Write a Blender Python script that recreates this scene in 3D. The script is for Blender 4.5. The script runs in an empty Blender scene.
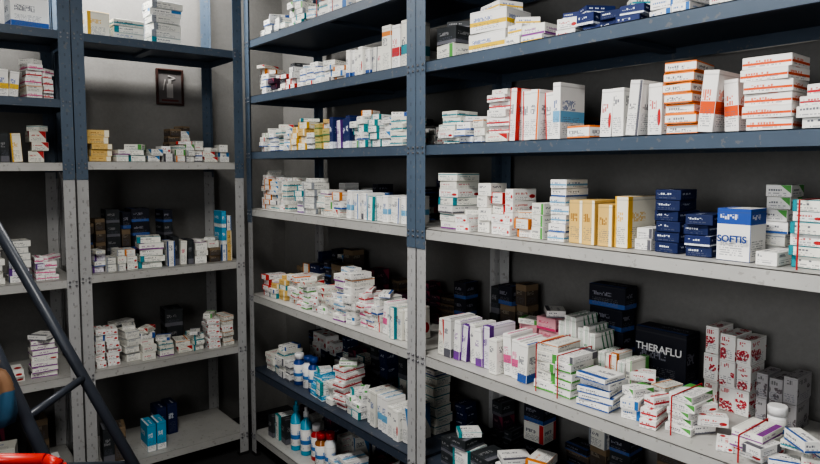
import bpy, math, random
from mathutils import Vector, Matrix
random.seed(31)
S=bpy.context.scene
try:
    S.view_settings.view_transform='AgX'
    S.view_settings.look='AgX - High Contrast'
    S.view_settings.exposure=.35
except Exception as e: print(e)

# ------------------------------------------------------------------ node helpers
class NT:
    def __init__(s,name,rough=.5,metal=0.0):
        s.m=bpy.data.materials.new(name); s.m.use_nodes=True
        s.t=s.m.node_tree; s.b=s.t.nodes['Principled BSDF']
        s.b.inputs['Roughness'].default_value=rough; s.b.inputs['Metallic'].default_value=metal
    def n(s,t): return s.t.nodes.new(t)
    def l(s,a,b): s.t.links.new(a,b)
    def put(s,sock,v):
        if isinstance(v,bpy.types.NodeSocket): s.l(v,sock)
        else: sock.default_value=v
    def M(s,op,a,b=None,c=None):
        n=s.n('ShaderNodeMath'); n.operation=op
        s.put(n.inputs[0],a)
        if b is not None: s.put(n.inputs[1],b)
        if c is not None: s.put(n.inputs[2],c)
        return n.outputs[0]
    def mul(s,*a):
        r=a[0]
        for x in a[1:]: r=s.M('MULTIPLY',r,x)
        return r
    def mix(s,f,a,b):
        n=s.n('ShaderNodeMix'); n.data_type='RGBA'
        s.put(n.inputs[0],f)
        for i,v in ((6,a),(7,b)):
            if isinstance(v,tuple): n.inputs[i].default_value=(v[0],v[1],v[2],1)
            else: s.l(v,n.inputs[i])
        return n.outputs[2]
    def uv(s,name):
        n=s.n('ShaderNodeUVMap'); n.uv_map=name
        x=s.n('ShaderNodeSeparateXYZ'); s.l(n.outputs[0],x.inputs[0]); return n.outputs[0],x.outputs[0],x.outputs[1]
    def noise(s,scale,detail=3,coord=None,rough=.5):
        n=s.n('ShaderNodeTexNoise'); n.inputs['Scale'].default_value=scale; n.inputs['Detail'].default_value=detail
        n.inputs['Roughness'].default_value=rough
        if coord is None:
            c=s.n('ShaderNodeTexCoord'); coord=c.outputs['Object']
        s.l(coord,n.inputs['Vector']); return n.outputs['Fac']
    def white(s,x,y):
        c=s.n('ShaderNodeCombineXYZ'); s.put(c.inputs[0],x); s.put(c.inputs[1],y)
        w=s.n('ShaderNodeTexWhiteNoise'); w.noise_dimensions='2D'; s.l(c.outputs[0],w.inputs['Vector']); return w.outputs['Value']
    def col(s,v):
        if isinstance(v,tuple): s.b.inputs['Base Color'].default_value=(v[0],v[1],v[2],1)
        else: s.l(v,s.b.inputs['Base Color'])

def carton(name,base,accent,layout='none',title=None,ink=(.12,.13,.17),second=None,dens=1.0,rough=.62,tz=(.6,.09),cell=.0055):
    k=NT(name,rough)
    title=title or accent
    _,u,v=k.uv('f'); mv,mu,mw=k.uv('m')
    lt=lambda a,b:k.M('LESS_THAN',a,b); gt=lambda a,b:k.M('GREATER_THAN',a,b)
    ab=lambda a,c:k.M('ABSOLUTE',k.M('SUBTRACT',a,c))
    if layout=='bottom': m=lt(v,.22)
    elif layout=='top': m=gt(v,.7)
    elif layout=='left': m=lt(u,.16)
    elif layout=='right': m=gt(u,.78)
    elif layout=='both': m=gt(ab(v,.5),.34)
    elif layout=='mid': m=lt(ab(v,.40),.10)
    elif layout=='thin': m=lt(ab(v,.82),.05)
    elif layout=='diag': m=gt(k.M('ADD',u,k.M('MULTIPLY',v,.6)),1.15)
    elif layout=='lines': m=k.mul(lt(k.M('FRACT',k.M('MULTIPLY',k.M('ADD',u,k.M('MULTIPLY',v,.5)),5.0)),.3),gt(u,.35))
    elif layout=='corner': m=k.mul(gt(u,.68),gt(v,.55))
    elif layout=='blob':
        m=lt(k.M('ADD',k.M('POWER',ab(u,.82),2.0),k.M('MULTIPLY',k.M('POWER',ab(v,.35),2.0),.6)),.016)
    elif layout=='floral':
        vo=k.n('ShaderNodeTexVoronoi'); vo.inputs['Scale'].default_value=32; k.l(mv,vo.inputs['Vector'])
        m=k.mul(lt(vo.outputs['Distance'],.45),gt(k.noise(160,2,mv),.45),lt(v,.62))
    elif layout=='half': m=lt(u,.5)
    else: m=None
    n0=k.noise(25,3,mv)
    b=k.mix(k.M('MULTIPLY',n0,.28),base,tuple(c*.75 for c in base))
    c=b
    if m is not None: c=k.mix(m,c,accent)
    if second is not None: c=k.mix(lt(ab(v,.33),.035),c,second)
    cu=k.M('DIVIDE',mu,cell)
    tm=k.mul(lt(ab(v,tz[0]),tz[1]),gt(u,.1),lt(u,.62),lt(k.M('FRACT',cu),.72),gt(k.white(k.M('FLOOR',cu),k.M('FLOOR',k.M('DIVIDE',mw,.004))),.32))
    c=k.mix(k.M('MULTIPLY',tm,.85),c,title)
    sv=k.M('DIVIDE',mw,.0052); su=k.M('DIVIDE',mu,.0026)
    sm=k.mul(lt(k.M('FRACT',sv),.5),gt(k.white(k.M('FLOOR',su),k.M('FLOOR',sv)),.4),gt(v,.08),lt(v,.4),gt(u,.1),lt(u,.8))
    c=k.mix(k.M('MULTIPLY',sm,.6*dens),c,ink)
    cr=lt(ab(v,.93),.012); c=k.mix(k.M('MULTIPLY',cr,.25),c,(.1,.1,.1))
    k.col(c); return k.m

W=(.82,.81,.785); 
MAT={}
def C(n,*a,**kw): MAT[n]=carton('carton_'+n,*a,**kw)
INK=(.06,.07,.11)
C('blue',W,(.03,.11,.36),'bottom',title=INK)
C('blue2',W,(.04,.16,.42),'right')
C('sky',W,(.17,.40,.60),'mid',title=(.03,.1,.3))
C('teal',W,(.02,.28,.30),'left',title=INK)
C('red',W,(.5,.03,.03),'blob')
C('red2',W,(.55,.04,.03),'left',title=INK)
C('red3',W,(.5,.03,.04),'mid')
C('orange',W,(.78,.22,.04),'both',title=(.1,.1,.12),tz=(.5,.12))
C('orange2',W,(.7,.16,.02),'right',title=INK)
C('orange3',(.82,.8,.77),(.7,.1,.02),'mid')
C('green',W,(.1,.38,.06),'bottom',title=INK)
C('green2',W,(.03,.22,.1),'lines')
C('green3',W,(.12,.42,.12),'corner',title=INK)
C('purple',W,(.2,.06,.32),'bottom')
C('purple2',(.75,.72,.78),(.13,.04,.25),'left')
C('pink',(.70,.36,.40),(.55,.05,.15),'bottom')
C('pink2',W,(.65,.12,.28),'mid')
C('yellow',(.70,.48,.17),(.8,.75,.6),'right',title=(.3,.12,.02))
C('cream',(.8,.76,.65),(.7,.42,.06),'left')
C('gold',(.5,.42,.15),(.1,.22,.08),'bottom',title=(.05,.12,.05))
C('navy',(.012,.025,.10),(.75,.78,.8),'none')
C('navy2',(.015,.03,.13),(.75,.78,.82),'bottom')
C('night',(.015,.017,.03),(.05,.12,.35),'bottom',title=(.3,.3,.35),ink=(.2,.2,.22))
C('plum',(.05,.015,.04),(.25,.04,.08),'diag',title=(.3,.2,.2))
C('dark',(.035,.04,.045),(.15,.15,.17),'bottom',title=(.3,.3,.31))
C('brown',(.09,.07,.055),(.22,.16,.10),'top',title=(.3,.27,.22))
C('cyan',(.08,.38,.6),W,'bottom',title=W)
C('floral',W,(.5,.03,.05),'floral',tz=(.8,.08))
C('grey',(.36,.35,.36),(.12,.10,.11),'floral',title=(.1,.1,.1),tz=(.8,.08))
C('softblue',W,(.03,.09,.36),'top',title=W,tz=(.84,.05))
C('yellowstripe',W,(.75,.5,.05),'mid',title=(.05,.12,.4))
WL=[]
acc=[(.03,.1,.35),(.5,.03,.03),(.02,.25,.3),(.12,.12,.14),(.1,.33,.08),(.6,.2,.03),(.25,.05,.28),(.04,.2,.45),(.3,.32,.35),(.55,.05,.12)]
lay=['none','thin','corner','right','left','blob','bottom','thin','right','none','mid','diag']
for i in range(24):
    a=acc[i%len(acc)]; g=random.uniform(.85,1.0)
    n='w%d'%i; C(n,(W[0]*g,W[1]*g,W[2]*g*random.uniform(.93,1)),a,lay[(i*5+i//10)%len(lay)],title=INK if i%3 else a,tz=(random.uniform(.5,.75),random.uniform(.05,.11)),cell=random.choice([.004,.005,.0065]))
    WL.append(n)
def pick(s):
    if s in('plain','greytxt'): return random.choice(WL)
    return s

def simple(name,c,rough=.5,metal=0,var=.25,scale=12):
    k=NT(name,rough,metal); n=k.noise(scale,4)
    k.col(k.mix(k.M('MULTIPLY',n,var*2),c,tuple(x*.55 for x in c))); return k.m
def paint(name,c,rough=.5,holes=False):
    k=NT(name,rough)
    n=k.noise(9,5); n2=k.noise(60,3)
    col=k.mix(k.M('MULTIPLY',n,.6),c,tuple(x*.6 for x in c))
    sp=k.M('GREATER_THAN',n2,.65); col=k.mix(k.M('MULTIPLY',sp,.4),col,(.20,.18,.16))
    if holes:
        _,u,v=k.uv('m')
        h=k.mul(k.M('LESS_THAN',k.M('ABSOLUTE',u),.003),k.M('LESS_THAN',k.M('FRACT',k.M('DIVIDE',v,.05)),.24))
        col=k.mix(k.M('MULTIPLY',h,.35),col,(.02,.02,.022))
    k.col(col); return k.m
m_blue=paint('blue_shelf_paint',(.085,.118,.165))
m_bluep=paint('blue_post_paint',(.105,.145,.20),holes=True)
m_whitep=paint('white_post_paint',(.45,.45,.45),holes=True)
m_white=paint('white_shelf_paint',(.50,.495,.475))
m_dblue=paint('dark_blue_shelf_paint',(.05,.065,.095))
m_bolt=simple('zinc_bolt',(.3,.3,.32),.35,.8)
m_band=simple('red_rubber_band',(.45,.03,.03),.6)
m_tube=simple('dark_painted_tube',(.04,.047,.063),.4)
m_red=simple('red_painted_tube',(.6,.03,.02),.35)
m_black=simple('black_rubber',(.02,.02,.02),.7)
m_wood=simple('dark_wood_frame',(.06,.025,.02),.5)
m_plastic_w=simple('white_plastic',(.8,.8,.8),.35,var=.05)
m_cyanp=simple('cyan_plastic',(.04,.4,.6),.3)
m_bluepl=simple('blue_plastic',(.03,.08,.3),.3)
m_redp=simple('red_plastic',(.55,.03,.03),.3)
m_amber=simple('amber_plastic',(.35,.12,.02),.25)
m_label=carton('bottle_label',W,(.05,.2,.5),'mid')

def wallmat(name,c1,c2,scale=3):
    k=NT(name,.85)
    a=k.noise(scale,6,rough=.65); b=k.noise(scale*22,4,rough=.7)
    col=k.mix(a,c1,c2); col=k.mix(k.M('MULTIPLY',b,.5),col,tuple(x*.45 for x in c1))
    k.col(col)
    bp=k.n('ShaderNodeBump'); bp.inputs['Strength'].default_value=.3; bp.inputs['Distance'].default_value=.004
    k.l(b,bp.inputs['Height']); k.l(bp.outputs[0],k.b.inputs['Normal']); return k.m
m_wall=wallmat('grey_rendered_wall',(.30,.295,.285),(.16,.158,.153))
m_floor=wallmat('dark_concrete_floor',(.05,.05,.052),(.03,.03,.032),5)
m_ceil=wallmat('grey_ceiling_plaster',(.4,.4,.39),(.33,.33,.32))

# ------------------------------------------------------------------ mesh builder
class MB:
    def __init__(s): s.v=[];s.f=[];s.uf=[];s.um=[];s.mi=[];s.mats=[];s.sm=[]
    def mat(s,m):
        if m not in s.mats: s.mats.append(m)
        return s.mats.index(m)
    def face(s,idx,mi,uf=None,um=None,smooth=False):
        s.f.append(idx); n=len(idx)
        s.uf.append(uf or [(0.02,.97)]*n); s.um.append(um or [(0.5,.5)]*n); s.mi.append(mi); s.sm.append(smooth)
    def box(s,c,size,m,rz=0,ch=.0009,off=(0,0),R=None):
        mi=s.mat(m); h=[x/2 for x in size]; ch=min(ch,min(h)*.45)
        R=R or Matrix.Rotation(rz,3,'Z'); c=Vector(c); idx={}
        for sx in(-1,1):
            for sy in(-1,1):
                for sz in(-1,1):
                    sg=(sx,sy,sz)
                    for ax in range(3):
                        p=[sg[i]*(h[i]-(0 if i==ax else ch)) for i in range(3)]
                        idx[(sg,ax)]=len(s.v); s.v.append((c+R@Vector(p),p))
        def add(keys,ax=None):
            ids=[idx[k] for k in keys]; P=[Vector(s.v[i][1]) for i in ids]
            nrm=(P[1]-P[0]).cross(P[2]-P[0]); cen=sum(P,Vector())/len(P)
            if nrm.dot(cen)<0: ids.reverse(); P.reverse()
            if ax is not None:
                o=[(1,2),(0,2),(0,1)][ax]
                if ax==2 and h[1]>h[0]: o=(1,0)
                flip=-1 if (ax==0 and P[0][0]<0) else 1
                uf=[((flip*p[o[0]]/h[o[0]]+1)/2,(p[o[1]]/h[o[1]]+1)/2) for p in P]
                um=[(flip*p[o[0]]+off[0],p[o[1]]+off[1]) for p in P]
                s.face(ids,mi,uf,um)
            else: s.face(ids,mi)
        for ax in range(3):
            o=[i for i in range(3) if i!=ax]
            for sg in(-1,1):
                ks=[]
                for a,b in((-1,-1),(1,-1),(1,1),(-1,1)):
                    q=[0,0,0]; q[ax]=sg;q[o[0]]=a;q[o[1]]=b; ks.append((tuple(q),ax))
                add(ks,ax=ax)
            for a in(-1,1):
                for b in(-1,1):
                    q1=[0,0,0];q1[o[0]]=a;q1[o[1]]=b;q1[ax]=-1;q2=list(q1);q2[ax]=1
                    q1=tuple(q1);q2=tuple(q2)
                    add([(q1,o[0]),(q1,o[1]),(q2,o[1]),(q2,o[0])])
        for sx in(-1,1):
            for sy in(-1,1):
                for sz in(-1,1):
                    q=(sx,sy,sz); add([(q,0),(q,1),(q,2)])
    def tube(s,p0,p1,r0,m,r1=None,n=14,caps=True):
        r1=r0 if r1 is None else r1
        mi=s.mat(m);p0=Vector(p0);p1=Vector(p1);d=(p1-p0).normalized()
        a=d.orthogonal().normalized();b=d.cross(a);b0=len(s.v)
        for p,r in((p0,r0),(p1,r1)):
            for i in range(n):
                t=2*math.pi*i/n; q=p+(a*math.cos(t)+b*math.sin(t))*r; s.v.append((q,q))
        for i in range(n):
            j=(i+1)%n; s.face([b0+i,b0+j,b0+n+j,b0+n+i],mi,smooth=True)
        if caps:
            s.face([b0+i for i in range(n)][::-1],mi); s.face([b0+n+i for i in range(n)],mi)
    def lathe(s,c,prof,mats,n=24):
        c=Vector(c);b0=len(s.v)
        for r,z in prof:
            for i in range(n):
                t=2*math.pi*i/n;q=c+Vector((r*math.cos(t),r*math.sin(t),z));s.v.append((q,q))
        for k in range(len(prof)-1):
            mi=s.mat(mats[k])
            for i in range(n):
                j=(i+1)%n
                u0=i/n*3%1;u1=u0+3/n
                z0=prof[k][1];z1=prof[k+1][1]
                s.face([b0+k*n+i,b0+k*n+j,b0+(k+1)*n+j,b0+(k+1)*n+i],mi,[(u0,0),(u1,0),(u1,1),(u0,1)],[(i*.004,z0),(i*.004+.004,z0),(i*.004+.004,z1),(i*.004,z1)],True)
        s.face([b0+i for i in range(n)][::-1],s.mat(mats[0]))
        s.face([b0+(len(prof)-1)*n+i for i in range(n)],s.mat(mats[-1]))
    def obj(s,name,origin=(0,0,0),col=None):
        o=Vector(origin); me=bpy.data.meshes.new(name)
        me.from_pydata([tuple(p[0]-o) for p in s.v],[],s.f)
        for m in s.mats: me.materials.append(m)
        a=me.uv_layers.new(name='f'); b=me.uv_layers.new(name='m')
        fa=[];fb=[]
        for x,y in zip(s.uf,s.um):
            for p in x: fa+=p
            for p in y: fb+=p
        a.data.foreach_set('uv',fa); b.data.foreach_set('uv',fb)
        me.polygons.foreach_set('material_index',s.mi); me.polygons.foreach_set('use_smooth',s.sm)
        me.update()
        ob=bpy.data.objects.new(name,me); ob.location=o; S.collection.objects.link(ob); return ob

# ------------------------------------------------------------------ room
X0=1.40; Y0=3.087; XW=1.87; YW=3.575; XL=-1.3; YR=-1.6; ZC=2.8
def slab(name,lo,hi,m):
    b=MB(); c=[(a+d)/2 for a,d in zip(lo,hi)]; b.box(c,[d-a for a,d in zip(lo,hi)],m,ch=.001); return b.obj(name,c)
slab('floor',(XL-.1,YR-.1,-.1),(XW+.1,YW+.1,0),m_floor)
slab('ceiling',(XL-.1,YR-.1,ZC),(XW+.1,YW+.1,ZC+.1),m_ceil)
slab('wall_right',(XW,YR,0),(XW+.1,YW+.1,ZC),m_wall)
slab('wall_back',(XL,YW,0),(XW,YW+.1,ZC),m_wall)
slab('wall_left',(XL-.1,YR,0),(XL,YW+.1,ZC),m_wall)
slab('wall_front',(XL,YR-.1,0),(XW,YR,ZC),m_wall)

# ------------------------------------------------------------------ racks
def P(rk,a,b,z): return (X0+b,a,z) if rk=='R' else (a,Y0+b,z)
def SZ(rk,w,d,h): return (d,w,h) if rk=='R' else (w,d,h)
DEP=.42; HT=2.5
def rack(rk,a0,a1,shelves,cut):
    mb=MB(); t=.0025; pw=.048; sw=.026
    def bx(a_lo,a_hi,b_lo,b_hi,z_lo,z_hi,m,ch=.0006):
        mb.box(P(rk,(a_lo+a_hi)/2,(b_lo+b_hi)/2,(z_lo+z_hi)/2),SZ(rk,a_hi-a_lo,b_hi-b_lo,z_hi-z_lo),m,ch=ch)
    for (A,s) in((a0+.001,1),(a1-.001,-1)):
        for (B,q) in((0,1),(DEP,-1)):
            for zl,zh,m,e in((0.012,cut+.03,m_whitep,0),(cut,HT,m_bluep,.003)):
                lo,hi=sorted((A,A+s*pw)); bl,bh=sorted((B-q*e,B-q*e+q*t)); bx(lo,hi,bl,bh,zl,zh,m)
                lo,hi=sorted((A+s*e*.3,A+s*e*.3+s*t)); bl,bh=sorted((B,B+q*sw)); bx(lo,hi,bl,bh,zl,zh,m)
            lo,hi=sorted((A,A+s*(pw+.004))); bl,bh=sorted((B-q*.004,B+q*sw)); bx(lo,hi,bl,bh,0,.014,m_black)
    for z,m in shelves:
        lo,hi=a0+.006,a1-.006
        bx(lo,hi,.004,DEP-.004,z-.003,z,m)
        bx(lo,hi,.004,.007,z-.036,z,m); bx(lo,hi,.007,.022,z-.036,z-.0335,m)
        bx(lo,hi,DEP-.007,DEP-.004,z-.036,z,m)
        bx(lo,lo+.003,.006,DEP-.006,z-.036,z,m); bx(hi-.003,hi,.006,DEP-.006,z-.036,z,m)
        bx((lo+hi)/2-.02,(lo+hi)/2+.02,.01,DEP-.01,z-.018,z-.003,m)
        for A,s in((a0,1),(a1,-1)):
            for dz in(-.01,-.028):
                for da in (.012,.038):
                    p0=Vector(P(rk,A+s*da,.002,z+dz)); p1=Vector(P(rk,A+s*da,-.007,z+dz)); mb.tube(p0,p1,.004,m_bolt,n=6)
    return mb.obj('metal_shelving_unit',P(rk,(a0+a1)/2,DEP/2,0))
ZR=dict(A=2.129,B=1.854,C=1.577,D=1.290,E=.849,F=.457,G=.119)
RS=[(ZR['A'],m_blue),(ZR['B'],m_blue),(ZR['C'],m_blue),(ZR['D'],m_white),(ZR['E'],m_white),(ZR['F'],m_dblue),(ZR['G'],m_white)]
rack('R',1.714,3.078,RS,1.22)
rack('R',.342,1.712,RS,1.22)
ZM=dict(a=2.08,b=1.525,c=1.02,d=.58,e=.122)
ZL=dict(a=2.08,b=1.79,c=1.52,d=1.01,e=.58,f=.122)
rack('B',.612,1.388,[(ZM['a'],m_blue),(ZM['b'],m_white),(ZM['c'],m_white),(ZM['d'],m_white),(ZM['e'],m_white)],1.445)
rack('B',-.22,.610,[(ZL['a'],m_blue),(ZL['b'],m_blue),(ZL['c'],m_white),(ZL['d'],m_white),(ZL['e'],m_white),(ZL['f'],m_white)],1.445)

# ------------------------------------------------------------------ stacks of cartons
def roff(): return (random.randint(0,400)*.031,random.randint(0,400)*.029)
def lean(rk,t): return Matrix.Rotation(t,3,'X' if rk=='R' else 'Y')
def stack(rk,z,a0,a1,h,layers,ncols,st,setb=.045,dep=.12,band=False,name='medicine_box_stack',miss=.25,jit=1.0,top=.5):
    a0,a1=sorted((a0,a1)); st=[st] if isinstance(st,str) else st
    mb=MB(); z0=z+.0006
    ws=[random.uniform(.72,1.28) if (layers>1 and jit>.5) else random.uniform(.88,1.12) for _ in range(ncols)]
    tot=sum(ws); ws=[w/tot*(a1-a0) for w in ws]; ca=a0
    for c in range(ncols):
        cw=ws[c]; cc=ca+cw/2; ca+=cw
        s1=pick(random.choice(st)); nl=layers
        if layers>2 and random.random()<miss*1.5: nl-=random.choice([1,1,2]) if layers>3 else 1
        lh=h/layers*(random.uniform(.88,1.08) if ncols>1 else 1)
        if layers==1: lh=h*(random.uniform(.78,1.0) if ncols>1 else 1)
        zz=z0; base=random.uniform(-.10,.10)*jit; dd=dep*random.uniform(.84,1.0); db=random.uniform(-.014,.008)*jit
        for l in range(nl):
            sx=s1 if random.random()<.66 else pick(random.choice(st))
            hh=lh*(random.uniform(.82,1.15) if layers>1 and jit>.5 and miss>0 else 1)
            w=cw*random.uniform(.82,.93); d=dd*random.uniform(.86,1)
            rot=base+random.uniform(-.12,.12)*jit
            if layers>1 and ncols==1: rot*=1.3
            if cw<.05: rot*=.35 if layers>1 else .2
            R=Matrix.Rotation(rot,3,'Z')
            if layers==1 and cw<.05 and jit>.5:
                t=random.choice([0,0,.05,-.05,.09]); R=R@lean(rk,t); zc=zz+hh/2+abs(math.sin(t))*w/2
            else: zc=zz+hh/2
            mb.box(P(rk,cc+random.uniform(-.006,.006)*jit*(cw>.05),setb+dep/2+db+random.uniform(-.012,.010)*jit,zc),SZ(rk,w,d,hh-.0008),MAT[sx],off=roff(),R=R)
            zz+=hh
        H=zz-z0
        if random.random()<top and nl>1 and miss>0 and cw>.04 and not band:
            hh=random.uniform(.016,.026); mb.box(P(rk,cc,setb+dep/2+random.uniform(-.02,.015),zz+hh/2+.0003),SZ(rk,cw*random.uniform(.6,.95),dep*random.uniform(.5,.8),hh),MAT[pick(random.choice(st+['plain']))],rz=random.uniform(-.8,.8),off=roff())
        if band and nl>0:
            w=.0035; e=.0018; fb=setb-.018
            mb.box(P(rk,cc+cw*.1,fb,z0+H/2),SZ(rk,w,e,H),m_band,ch=.0003)
            mb.box(P(rk,cc+cw*.1,setb+dep/2-.004,z0+H+.001),SZ(rk,w,dep+.028,e),m_band,ch=.0003)
            mb.box(P(rk,cc+cw*.1,setb+dep+.008,z0+H/2),SZ(rk,w,e,H),m_band,ch=.0003)
    return mb.obj(name,P(rk,(a0+a1)/2,setb+dep/2,z0))
def fill(rk,z,a0,a1,hmin,hmax,st,b=.235,dep=.14,wmin=.04,wmax=.10,dens=.9,name='assorted_medicine_boxes'):
    mb=MB(); a=a0; z0=z+.0006
    while a<a1-.03:
        w=min(random.uniform(wmin,wmax),a1-a)
        if random.random()<dens:
            H=random.uniform(hmin,hmax); L=random.choice([1,2,3,4,5]); 
            if H/L<.022: L=max(1,int(H/.025))
            s=pick(random.choice(st)); ro=random.uniform(-.1,.1)
            for l in range(L):
                s2=s if random.random()<.75 else pick(random.choice(st))
                mb.box(P(rk,a+w/2,b+dep/2+random.uniform(-.006,.006),z0+H/L*(l+.5)),SZ(rk,w*.9,dep*random.uniform(.72,.88),H/L-.0008),MAT[s2],rz=ro+random.uniform(-.05,.05),off=roff())
        a+=w
    if mb.v: mb.obj(name,P(rk,(a0+a1)/2,b+dep/2,z0))
def pile(rk,z,a0,a1,b0,b1,n,st,name='loose_medicine_boxes'):
    # flat cartons dropped on one another at free angles, each resting on the highest one below it
    mb=MB(); placed=[]
    for i in range(n):
        L=random.uniform(.055,.085); Wd=random.uniform(.032,.05); hh=random.uniform(.016,.026); r=math.hypot(L,Wd)/2
        a=random.uniform(a0+r,a1-r); b=random.uniform(b0+r,b1-r) if b1-b0>2*r else (b0+b1)/2
        zz=z+.0006
        for (pa,pb,pr,pt) in placed:
            if math.hypot(pa-a,pb-b)<(pr+r)*.72: zz=max(zz,pt)
        mb.box(P(rk,a,b,zz+hh/2),SZ(rk,L,Wd,hh-.0008),MAT[pick(random.choice(st))],rz=random.uniform(-1.4,1.4),off=roff())
        placed.append((a,b,r,zz+hh))
    return mb.obj(name,P(rk,(a0+a1)/2,(b0+b1)/2,z))
def label(parent,txt,loc,size,m,rot,name='label_text'):
    cu=bpy.data.curves.new(name,'FONT'); cu.body=txt; cu.size=size; cu.align_x='CENTER'; cu.align_y='CENTER'; cu.extrude=.0003; cu.offset=.0006
    t=bpy.data.objects.new(name,cu); S.collection.objects.link(t)
    dg=bpy.context.evaluated_depsgraph_get(); me=bpy.data.meshes.new_from_object(t.evaluated_get(dg)); bpy.data.objects.remove(t)
    me.materials.clear(); me.materials.append(m)
    o=bpy.data.objects.new(name,me); S.collection.objects.link(o); o.parent=parent
    o.location=Vector(loc)-parent.location; o.rotation_euler=rot
RF=(math.pi/2,0,-math.pi/2)

Z=ZR
# ---- shelf A
stack('R',Z['A'],3.03,2.74,.085,3,4,['plain','blue','greytxt'])
stack('R',Z['A'],2.70,2.50,.12,4,3,['plain','sky'])
stack('R',Z['A'],2.46,2.20,.16,4,2,['blue2','plain'],band=True)
stack('R',Z['A'],2.15,1.80,.14,2,3,['plain','red'])
fill('R',Z['A'],.40,1.66,.1,.2,['plain','blue','red'],b=.05)
# ---- shelf B far
stack('R',Z['B'],3.03,2.84,.13,4,3,['greytxt','blue','plum'])
stack('R',Z['B'],2.82,2.64,.11,4,3,['dark','red2','plain'])
stack('R',Z['B'],2.62,2.42,.09,3,3,['sky','blue','plain'])
stack('R',Z['B'],2.40,2.24,.075,3,2,['plain','blue2'])
stack('R',Z['B'],2.22,1.99,.12,1,7,['plain','greytxt','blue'])
stack('R',Z['B'],1.975,1.82,.20,1,3,['blue2','plain','red3'])
# near
stack('R',Z['B'],1.66,1.56,.10,2,1,['dark','plain'])
stack('R',Z['B'],1.53,1.36,.135,2,1,['yellowstripe'],dep=.16,name='large_medicine_carton_stack',jit=.5)
stack('R',Z['B'],1.35,1.20,.12,4,2,['plain','yellowstripe','greytxt'])
stack('R',Z['B'],1.185,1.05,.07,2,2,['plain','red','navy2'],setb=.07)
stack('R',Z['B'],1.035,.90,.055,2,2,['navy2','navy'])
stack('R',Z['B'],.885,.76,.09,3,2,['plain','blue2'])
stack('R',Z['B'],.745,.60,.08,2,2,['plain','red3'])
stack('R',Z['B'],.58,.41,.11,3,2,['plain','sky'])
# ---- shelf C far
stack('R',Z['C'],3.02,2.70,.10,4,5,['blue','sky','plain','plain'])
stack('R',Z['C'],2.68,2.37,.12,4,5,['yellow','cream','gold','plain'])
stack('R',Z['C'],2.345,2.21,.135,1,4,['purple2','purple','navy2'])
stack('R',Z['C'],2.195,2.005,.11,4,3,['teal','plain','plain'])
stack('R',Z['C'],1.995,1.83,.105,4,2,['blue2','plain','plain'])
# near
stack('R',Z['C'],1.655,1.575,.13,6,1,['plain','red'])
stack('R',Z['C'],1.565,1.45,.13,5,2,['red','blue','plain'],dep=.13)
stack('R',Z['C'],1.44,1.345,.15,6,1,['red3','plain','plain'])
stack('R',Z['C'],1.335,1.135,.165,1,6,['red2','orange2','sky','plain'],dep=.13)
stack('R',Z['C'],1.12,1.03,.035,1,1,['orange'],setb=.06)
stack('R',Z['C'],1.018,.94,.135,1,2,['red','plain'],dep=.14)
stack('R',Z['C'],.932,.845,.165,1,2,['plain','red'],setb=.06)
stack('R',Z['C'],.832,.752,.168,7,1,['orange'],name='orange_striped_medicine_box_stack',miss=0,jit=.6)
stack('R',Z['C'],.744,.664,.14,1,2,['orange3','orange2'],dep=.14)
stack('R',Z['C'],.652,.545,.158,6,1,['orange','orange3','orange'],name='orange_striped_medicine_box_stack',miss=0,jit=.6)
stack('R',Z['C'],.535,.45,.07,3,1,['red3','plain'])
stack('R',Z['C'],.44,.40,.09,2,1,['plain'])
# ---- shelf D far
stack('R',Z['D'],3.03,2.72,.165,6,5,['red','plain','greytxt'])
stack('R',Z['D'],2.66,2.49,.205,7,2,['purple','plain','red'])
stack('R',Z['D'],2.47,2.26,.09,3,3,['plain','blue'])
stack('R',Z['D'],2.24,1.83,.115,1,12,['sky','blue2','plain','plain','teal'])
# near
stack('R',Z['D'],1.655,1.56,.19,7,1,['red','plain'],miss=0,jit=.6)
stack('R',Z['D'],1.55,1.485,.055,2,1,['red'],top=1)
stack('R',Z['D'],1.475,1.32,.14,4,3,['red2','plain','red'])
stack('R',Z['D'],1.312,1.195,.12,4,2,['greytxt','plain'])
stack('R',Z['D'],1.185,1.12,.175,7,1,['blue','sky'],miss=0,jit=.6)
stack('R',Z['D'],1.112,.925,.135,1,4,['yellow','yellow','cream'],dep=.15,name='yellow_medicine_box_row',jit=.3)
stack('R',Z['D'],.915,.868,.13,4,1,['blue2','plain'])
stack('R',Z['D'],.862,.79,.155,6,1,['navy','navy2','navy'],name='navy_medicine_box_stack',miss=0,jit=.7)
stack('R',Z['D'],.782,.715,.10,4,1,['navy','navy2'],name='navy_medicine_box_stack',miss=0,jit=.7)
s=stack('R',Z['D'],.703,.615,.118,1,1,['softblue'],dep=.09,jit=0,name='blue_topped_medicine_box')
stack('R',Z['D'],.65,.59,.17,6,1,['blue','plain'],setb=.165,dep=.1,jit=.5)
stack('R',Z['D'],.605,.558,.03,1,1,['plain'],setb=.03,jit=.3)
stack('R',Z['D'],.548,.475,.14,6,1,['red','plain','greytxt'],band=True,jit=.7)
stack('R',Z['D'],.465,.40,.14,3,1,['plain'])
# ---- shelf E far
stack('R',Z['E'],3.0,2.78,.11,4,3,['orange2','red2','plain','yellow'])
stack('R',Z['E'],2.77,2.55,.14,5,4,['orange','green','red3','plain'])
stack('R',Z['E'],2.53,2.34,.15,5,3,['red','green3','plain','blue2'])
stack('R',Z['E'],2.32,2.17,.20,7,2,['plain','greytxt','plain','sky'])
stack('R',Z['E'],2.155,2.01,.14,4,3,['blue','pink2','plain','red3'])
stack('R',Z['E'],1.995,1.83,.14,1,5,['plain','pink2','red'])
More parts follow.
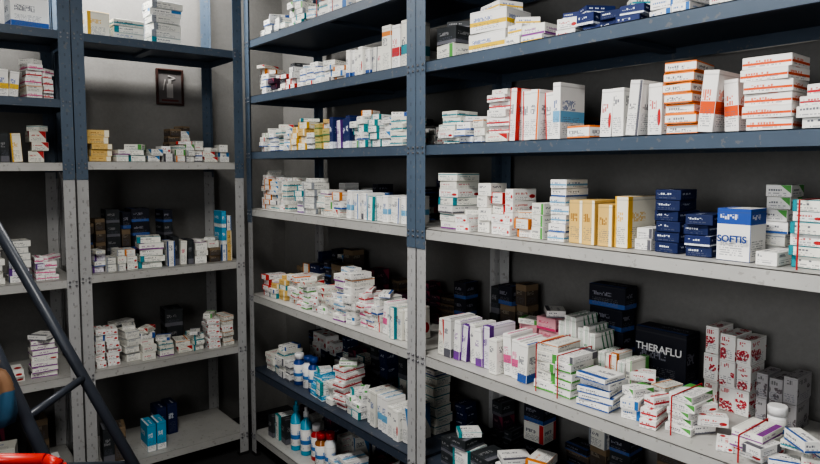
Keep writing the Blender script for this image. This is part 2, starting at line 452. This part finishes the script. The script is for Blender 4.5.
# near front row
stack('R',Z['E'],1.655,1.585,.15,1,2,['plain','plain'],dep=.14)
stack('R',Z['E'],1.575,1.415,.145,1,5,['purple','purple2','plain','plain'],dep=.13)
stack('R',Z['E'],1.40,1.245,.14,1,4,['pink2','green3','plain','plain'],dep=.14)
stack('R',Z['E'],1.23,1.08,.13,5,2,['green','plain','greytxt','plain'],dep=.13,band=True,jit=.7)
stack('R',Z['E'],1.065,.955,.095,5,1,['blue','plain','plain'],dep=.11)
stack('R',Z['E'],.94,.885,.08,3,1,['greytxt','blue2'])
stack('R',Z['E'],.875,.825,.05,2,1,['red3','plain'],setb=.03)
stack('R',Z['E'],.815,.745,.10,5,1,['plain','green','red'],setb=.06,band=True,jit=.7)
stack('R',Z['E'],.65,.57,.085,4,1,['plain','red'],setb=.04,band=True,jit=.7)
pile('R',Z['E'],.735,.655,.015,.19,4,['plain','green','red'])
pile('R',Z['E'],.56,.40,.02,.20,9,['plain','blue','plain'])
pile('R',Z['E'],.945,.80,.18,.29,6,['plain','red','plain'])
# mid row
stack('R',Z['E'],1.44,1.27,.18,4,2,['pink'],setb=.215,dep=.095,name='pink_medicine_box_stack',jit=.5)
stack('R',Z['E'],1.255,1.115,.20,1,6,['green2'],setb=.19,dep=.12,name='green_lined_medicine_box_row',jit=.3)
stack('R',Z['E'],1.10,.985,.125,1,5,['plain','plain','green2'],setb=.18,dep=.10,jit=.6)
# back row
fill('R',Z['E'],1.50,1.68,.2,.27,['dark','brown','night'],b=.325,dep=.085)
stack('R',Z['E'],1.24,1.10,.28,4,1,['plum','night'],setb=.325,dep=.085,name='dark_medicine_box_stack',jit=.5)
th=stack('R',Z['E'],1.06,.885,.18,1,1,['night'],setb=.30,dep=.09,jit=0,name='black_cold_remedy_box')
stack('R',Z['E'],.84,.715,.23,3,3,['floral'],setb=.30,dep=.10,name='floral_print_medicine_box_stack',miss=0,jit=.5)
stack('R',Z['E'],.70,.60,.13,2,3,['grey'],setb=.28,dep=.11,name='grey_patterned_medicine_box_stack',miss=0,jit=.5)
# ---- shelf F
stack('R',Z['F'],3.02,2.74,.13,4,4,['greytxt','plain','blue'])
stack('R',Z['F'],2.53,2.41,.13,4,2,['teal','cyan','plain'])
stack('R',Z['F'],2.395,2.26,.18,6,2,['green','plain','red3'])
stack('R',Z['F'],2.245,2.13,.11,3,2,['green3','teal','plain'])
stack('R',Z['F'],2.11,1.83,.15,1,7,['blue2','sky','plain','plain'])
stack('R',Z['F'],1.99,1.83,.24,6,2,['plain','blue'],setb=.195,dep=.1,jit=.6)
stack('R',Z['F'],1.655,1.50,.13,3,2,['dark','teal','greytxt'])
stack('R',Z['F'],1.49,1.30,.10,3,2,['plain','dark'])
stack('R',Z['F'],1.28,1.05,.13,3,2,['dark','brown','plain'])
fill('R',Z['F'],.42,1.03,.1,.2,['dark','plain','brown'],b=.06)
# ---- shelf G
stack('R',Z['G'],2.98,2.80,.14,1,3,['dark','teal'])
stack('R',Z['G'],2.40,2.10,.15,3,3,['plain','dark','sky'])
stack('R',Z['G'],2.05,1.83,.15,2,2,['red3','plain','dark'])
fill('R',Z['G'],.42,1.64,.1,.22,['dark','brown','plain','navy'],b=.06)
# back fillers
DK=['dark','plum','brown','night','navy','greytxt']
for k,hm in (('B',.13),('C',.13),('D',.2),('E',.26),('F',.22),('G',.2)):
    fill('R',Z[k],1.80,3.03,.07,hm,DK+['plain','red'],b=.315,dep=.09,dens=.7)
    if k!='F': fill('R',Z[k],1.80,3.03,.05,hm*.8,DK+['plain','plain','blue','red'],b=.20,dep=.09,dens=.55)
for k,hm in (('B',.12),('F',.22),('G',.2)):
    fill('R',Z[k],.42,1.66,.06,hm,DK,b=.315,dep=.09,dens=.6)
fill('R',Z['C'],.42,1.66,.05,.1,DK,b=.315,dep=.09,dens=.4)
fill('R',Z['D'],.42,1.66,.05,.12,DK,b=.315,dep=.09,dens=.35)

# ---- back rack, middle bay
Z=ZM
stack('B',Z['a'],.675,.785,.11,1,1,['cream'])
stack('B',Z['a'],.79,.94,.09,3,1,['plain','greytxt'],miss=0,jit=.6)
stack('B',Z['a'],.955,1.115,.20,6,1,['plain','blue','greytxt'],miss=0,dep=.14,jit=.5)
stack('B',Z['b'],.675,.775,.17,6,1,['gold','green','yellow'])
stack('B',Z['b'],.785,.93,.09,3,2,['plain','greytxt'])
stack('B',Z['b'],.94,1.05,.075,2,2,['plain','red'])
stack('B',Z['b'],1.06,1.275,.09,3,4,['greytxt','plain','red2'])
stack('B',Z['b'],1.07,1.32,.16,5,4,['plain','brown','plain'],setb=.19,dep=.1)
stack('B',Z['b'],1.285,1.335,.09,2,1,['plain'])
stack('B',Z['c'],.675,.87,.10,3,4,['purple2','plain','plain'])
stack('B',Z['c'],.88,1.0,.15,5,1,['plain','greytxt'],miss=0)
stack('B',Z['c'],1.01,1.14,.15,1,4,['plain','dark','plain'])
stack('B',Z['c'],1.15,1.275,.10,3,2,['red2','brown','plain'])
stack('B',Z['c'],1.285,1.34,.24,3,2,['cyan','blue2','yellow'],jit=.3)
stack('B',Z['d'],.675,.785,.2,6,2,['red','plain','plain'])
stack('B',Z['d'],.80,.95,.15,4,2,['plain','plain','greytxt'])
stack('B',Z['d'],.96,1.035,.08,3,1,['plain'])
stack('B',Z['d'],1.045,1.18,.09,3,2,['greytxt','plain'])
stack('B',Z['d'],1.20,1.335,.16,6,2,['plain','red','greytxt'])
stack('B',Z['e'],.69,.80,.18,1,2,['dark','brown'])
stack('B',Z['e'],.89,.985,.15,1,2,['sky','cyan','blue'],jit=.4)
stack('B',Z['e'],.98,1.09,.17,1,2,['navy','navy'],setb=.20,jit=.4)
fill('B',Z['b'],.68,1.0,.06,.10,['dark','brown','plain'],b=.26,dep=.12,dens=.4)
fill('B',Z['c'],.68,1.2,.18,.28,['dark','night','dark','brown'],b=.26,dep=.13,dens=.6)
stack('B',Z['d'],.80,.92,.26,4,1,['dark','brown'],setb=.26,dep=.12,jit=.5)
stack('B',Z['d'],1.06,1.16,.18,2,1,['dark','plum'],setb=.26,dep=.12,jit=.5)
# ---- back rack, left bay
Z=ZL
stack('B',Z['a'],.39,.545,.14,1,1,['blue'])
stack('B',Z['b'],.435,.545,.15,5,2,['pink2','red3','plain'])
stack('B',Z['b'],.20,.42,.13,1,6,['pink2','yellowstripe','plain'])
stack('B',Z['c'],.34,.42,.15,1,2,['dark','cream'])
stack('B',Z['c'],.46,.53,.14,3,1,['plain','greytxt'],setb=.1)
stack('B',Z['d'],.45,.545,.11,4,2,['purple2','pink2','plain'])
stack('B',Z['d'],.35,.44,.18,6,1,['plain','purple2'])
stack('B',Z['d'],.24,.34,.14,5,1,['greytxt','plain'])
stack('B',Z['e'],.42,.53,.18,7,1,['plain','greytxt'],jit=.6)
stack('B',Z['e'],.28,.40,.10,3,1,['plain','dark'])
stack('B',Z['f'],.39,.53,.14,5,1,['plain','purple'])
stack('B',Z['f'],.22,.37,.18,3,1,['blue','plain'])
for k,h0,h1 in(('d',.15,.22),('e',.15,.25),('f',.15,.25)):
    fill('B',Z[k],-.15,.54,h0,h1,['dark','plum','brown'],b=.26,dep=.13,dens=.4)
for k,h0,h1 in(('a',.05,.15),('b',.05,.12),('c',.05,.14),('d',.1,.2),('e',.1,.2),('f',.1,.2)):
    fill('B',Z[k],-.15,.18,h0,h1,['plain','red','blue'],b=.05,dep=.12,dens=.8)

label(th,'THERAFLU',(X0+.298,.972,ZR['E']+.125),.030,m_plastic_w,RF)
label(s,'SOFTIS',(X0+.0435,.659,ZR['D']+.05),.021,m_bluepl,RF)

# ---- bottles
def bottle(name,loc,r,h,body,cap,lab=m_label,spray=False):
    mb=MB()
    if not spray:
        prof=[(r*.94,0),(r,.004),(r,h*.12),(r*1.005,h*.121),(r*1.005,h*.66),(r,h*.661),(r,h*.72),(r*.62,h*.80),(r*.62,h*.83),(r*.8,h*.831),(r*.8,h*.985),(r*.7,h)]
        mats=[body,body,body,lab,body,body,body,body,cap,cap,cap]
    else:
        prof=[(r*.94,0),(r,.004),(r,h*.1),(r*1.005,h*.101),(r*1.005,h*.55),(r,h*.551),(r*.9,h*.68),(r*.4,h*.76),(r*.4,h*.8),(r*.5,h*.801),(r*.5,h*.9),(r*.25,h*.92),(r*.25,h)]
        mats=[body,body,body,lab,body,body,body,body,cap,cap,cap,cap]
    mb.lathe(loc,prof,mats); return mb.obj(name,loc)
def jar(name,loc,r,h,body):
    mb=MB(); prof=[(r*.93,0),(r,.003),(r,h*.1),(r*1.006,h*.101),(r*1.006,h*.68),(r,h*.681),(r,h*.72),(r*.9,h*.74),(r*1.04,h*.741),(r*1.04,h*.97),(r*.96,h)]
    mb.lathe(loc,prof,[body,body,body,m_label,body,body,body,body,body,body]); return mb.obj(name,loc)
zF=ZR['F']+.0005; zG=ZR['G']+.0005; zE=ZR['E']+.0005
jar('pill_jar',(X0+.215,.615,zE),.021,.085,m_plastic_w)
for i,(y,b,r,h,body,cap) in enumerate([(2.70,.08,.028,.15,m_bluepl,m_plastic_w),(2.63,.09,.028,.15,m_plastic_w,m_bluepl),(2.565,.08,.026,.16,m_bluepl,m_bluepl)]):
    bottle('lotion_bottle',(X0+b,y,zF),r,h,body,cap)
for i,(y,b,r,h,body,cap) in enumerate([(2.74,.08,.028,.24,m_cyanp,m_cyanp),(2.66,.09,.028,.23,m_cyanp,m_plastic_w),(2.58,.10,.026,.17,m_redp,m_plastic_w),(2.50,.08,.03,.16,m_amber,m_redp),(2.44,.09,.026,.18,m_plastic_w,m_redp)]):
    bottle('syrup_bottle',(X0+b,y,zG),r,h,body,cap,spray=(i<2))

def pouch(name,c,rx,ry,h,m,neck,seed):
    rnd=random.Random(seed); mb=MB(); n=36
    prof=[(.45,0),(.85,.05),(1,.2),(.99,.4),(.93,.58),(.80,.72),(.62,.84),(.30,.92),(.28,.95),(.45,1.0)]
    ph=[rnd.uniform(0,6) for _ in range(4)]
    for r,z in prof:
        for i in range(n):
            t=2*math.pi*i/n; w=1+.06*math.sin(5*t+ph[0]+z*3)+.05*math.sin(9*t+ph[1]-z*5)+(.12*math.sin(7*t+ph[2]) if z>.5 else 0)
            q=Vector(c)+Vector((rx*r*w*math.cos(t),ry*r*w*math.sin(t),z*h)); mb.v.append((q,q))
    for k in range(len(prof)-1):
        mi=mb.mat(neck if prof[k][1]>=.55 else m)
        for i in range(n):
            j=(i+1)%n; mb.face([k*n+i,k*n+j,(k+1)*n+j,(k+1)*n+i],mi,smooth=True)
    mb.face(list(range(n))[::-1],0)
    return mb.obj(name,c)

# ---- framed sign on the back wall
def sign():
    mb=MB(); x0,x1,z0,z1=1.112,1.257,1.838,2.03; y=YW-.001; fw=.010; d=.018
    xc=(x0+x1)/2; zc=(z0+z1)/2
    mp=simple('sign_paper',(.13,.12,.12),.6); mr=simple('sign_red_print',(.12,.03,.03),.6); mk=simple('sign_grey_print',(.4,.38,.37),.6)
    mb.box((xc,y-.004,zc),(x1-x0-.01,.006,z1-z0-.01),mp)
    for a in((x0+fw/2,zc,fw,z1-z0),(x1-fw/2,zc,fw,z1-z0)): mb.box((a[0],y-d/2,a[1]),(a[2],d,a[3]),m_wood,ch=.003)
    for a in((xc,z0+fw/2,x1-x0-2*fw,fw),(xc,z1-fw/2,x1-x0-2*fw,fw)): mb.box((a[0],y-d/2,a[1]),(a[2],d,a[3]),m_wood,ch=.003)
    mb.box((xc,y-.009,zc-.02),(.034,.003,.075),mk,ch=.001)
    mb.box((xc,y-.009,zc+.026),(.016,.003,.018),mk)
    mb.box((xc+.010,y-.009,zc+.042),(.042,.003,.007),mk,R=Matrix.Rotation(-.35,3,'Y'))
    mb.box((xc+.008,y-.009,zc+.055),(.036,.003,.006),mk,R=Matrix.Rotation(.25,3,'Y'))
    mb.box((xc-.030,y-.009,zc+.010),(.006,.003,.06),mk,R=Matrix.Rotation(.2,3,'Y'))
    mb.box((xc,y-.009,zc-.072),(.09,.003,.010),mr)
    mb.obj('framed_fire_extinguisher_sign',(xc,y,zc))
sign()

# ---- folding stepladder
def ladder():
    mb=MB(); r=.0165
    A0=Vector((.77,1.95,.03)); A1=Vector((.08,2.50,1.70))
    B0=Vector((.497,1.779,.03)); B1=Vector((-.03,2.20,1.70))
    C0=Vector((-.62,2.93,.03)); D0=Vector((-.78,2.70,.03))
    for a,b in((A0,A1),(B0,B1),(C0,A1),(D0,B1)):
        mb.tube(a,b,r,m_tube); mb.tube(a-Vector((0,0,.03)),a+(b-a).normalized()*.05,r*1.3,m_black)
    def at(a,b,z): return a+(b-a)*((z-a.z)/(b.z-a.z))
    for z in(.28,.83,1.38):
        mb.tube(at(A0,A1,z),at(B0,B1,z-.01),r*.7,m_tube)
    for z in(.28,.83,1.38): mb.tube(at(C0,A1,z),at(D0,B1,z),r*.6,m_tube)
    mb.tube(A1,B1,r*1.1,m_tube)
    c=(A1+B1)/2
    mb.box(c+Vector((0,0,.03)),(.24,.40,.025),m_tube,rz=math.atan2(-.11,.3)*-1-math.radians(36),ch=.006)
    mb.tube(at(A0,A1,.55),at(C0,A1,.55),r*.4,m_tube)
    return mb.obj('folding_stepladder',(0.1,2.3,0)),at(B0,B1,.95)
lad,hang=ladder()
m_sack=simple('blue_cloth',(.03,.09,.16),.7); m_or=simple('brown_cloth',(.20,.11,.06),.7)
sk=pouch('cloth_sack',(hang.x-.045,hang.y-.085,hang.z-.12),.06,.055,.17,m_sack,m_or,5)
sk.parent=lad; sk.location=sk.location-lad.location

# ---- red hand trolley
def trolley():
    mb=MB(); a=Vector((.285,1.655,0)); b=Vector((-.02,1.895,0)); r=.013
    d=(b-a).normalized(); n=Vector((d.y,-d.x,0)); 
    if n.y>0: n=-n
    top=.812
    def tp(p,z): return p+Vector((0,0,z))
    path=[tp(a,.03),tp(a,top-.05),tp(a,top-.05)+d*.015+Vector((0,0,.035)),tp(a,top)+d*.05,tp(b,top)-d*.05,tp(b,top-.05)-d*.015+Vector((0,0,.035)),tp(b,top-.05),tp(b,.03)]
    for p,q in zip(path,path[1:]): mb.tube(p,q,r,m_red)
    for z in(.15,.35,.55): mb.tube(tp(a,z),tp(b,z),r*.8,m_red)
    mb.box((a+b)/2+Vector((0,0,.02))+n*.10,((b-a).length*.9,.2,.005),m_red,rz=math.atan2(d.y,d.x),ch=.001)
    for p,s in((a,-1),(b,1)):
        c=tp(p,.085)+d*s*.02-n*.07
        mb.tube(c-d*.02,c+d*.02,.084,m_black,n=28); mb.tube(c-d*.024,c+d*.024,.03,m_plastic_w,n=16)
        mb.tube(c,tp(p,.2),.008,m_red)
    mb.tube(tp(a,.085)-n*.07,tp(b,.085)-n*.07,.009,m_bolt)
    mb.obj('red_hand_trolley',(a+b)/2)
trolley()

# ------------------------------------------------------------------ lights
def area(name,loc,rot,sx,sy,power,col):
    li=bpy.data.lights.new(name,'AREA'); li.shape='RECTANGLE'; li.size=sx; li.size_y=sy; li.energy=power; li.color=col
    o=bpy.data.objects.new(name,li); o.location=loc; o.rotation_euler=rot; S.collection.objects.link(o)
def fixture(c,L,power,along='Y'):
    mb=MB(); sx,sy=(.16,L) if along=='Y' else (L,.16)
    mh=simple('white_lamp_housing',(.7,.7,.7),.4,var=.05)
    k=NT('lamp_tube_glow'); k.b.inputs['Emission Color'].default_value=(1,.98,.93,1); k.b.inputs['Emission Strength'].default_value=4
    mb.box((c[0],c[1],ZC-.02),(sx,sy,.04),mh,ch=.004)
    for o in(-.04,.04):
        if along=='Y': mb.tube((c[0]+o,c[1]-L/2+.03,ZC-.06),(c[0]+o,c[1]+L/2-.03,ZC-.06),.013,k.m)
        else: mb.tube((c[0]-L/2+.03,c[1]+o,ZC-.06),(c[0]+L/2-.03,c[1]+o,ZC-.06),.013,k.m)
    mb.obj('ceiling_light_fixture',(c[0],c[1],ZC))
    area('fluorescent_lamp',(c[0],c[1],ZC-.085),(0,0,0),sx,sy,power,(1,.975,.93))
fixture((.2,1.0,0),1.2,35)
fixture((.85,3.2,0),1.0,22,'X')  # added corner fixture, throws the bright band beneath the top back shelf
def added_window():  # unseen window, added to bring frontal light onto the right wall
    mb=MB(); y0,y1,z0,z1=-.75,.45,1.15,2.15; x=XL
    k=NT('added_window_glow',.1); k.b.inputs['Emission Color'].default_value=(.97,.98,1,1); k.b.inputs['Emission Strength'].default_value=2.5  # glowing pane of the added window
    mb.box((x+.004,(y0+y1)/2,(z0+z1)/2),(.006,y1-y0,z1-z0),k.m)
    for y in(y0,(y0+y1)/2,y1): mb.box((x+.02,y,(z0+z1)/2),(.04,.05,z1-z0+.05),m_plastic_w,ch=.004)
    for z in(z0,z1): mb.box((x+.02,(y0+y1)/2,z),(.04,y1-y0+.05,.05),m_plastic_w,ch=.004)
    mb.box((x+.06,(y0+y1)/2,z0-.035),(.12,y1-y0+.12,.025),m_plastic_w,ch=.004)
    mb.obj('added_window_1',(x,(y0+y1)/2,z0))
    area('added_window_light',(x+.05,(y0+y1)/2,(z0+z1)/2),(0,-math.pi/2,0),1.0,1.2,19,(.98,.99,1))  # added side light that brightens the walls behind the shelves
added_window()

w=bpy.data.worlds.new('World'); S.world=w; w.use_nodes=True; w.node_tree.nodes['Background'].inputs[0].default_value=(.01,.011,.013,1)

cam=bpy.data.cameras.new('camera'); co=bpy.data.objects.new('camera',cam); S.collection.objects.link(co)
cam.lens=641/820*36; cam.sensor_width=36; cam.shift_y=-.023; cam.clip_start=.05
co.location=(0,0,1.5); co.rotation_euler=(math.radians(90-4.1),0,math.radians(-38.7)); S.camera=co
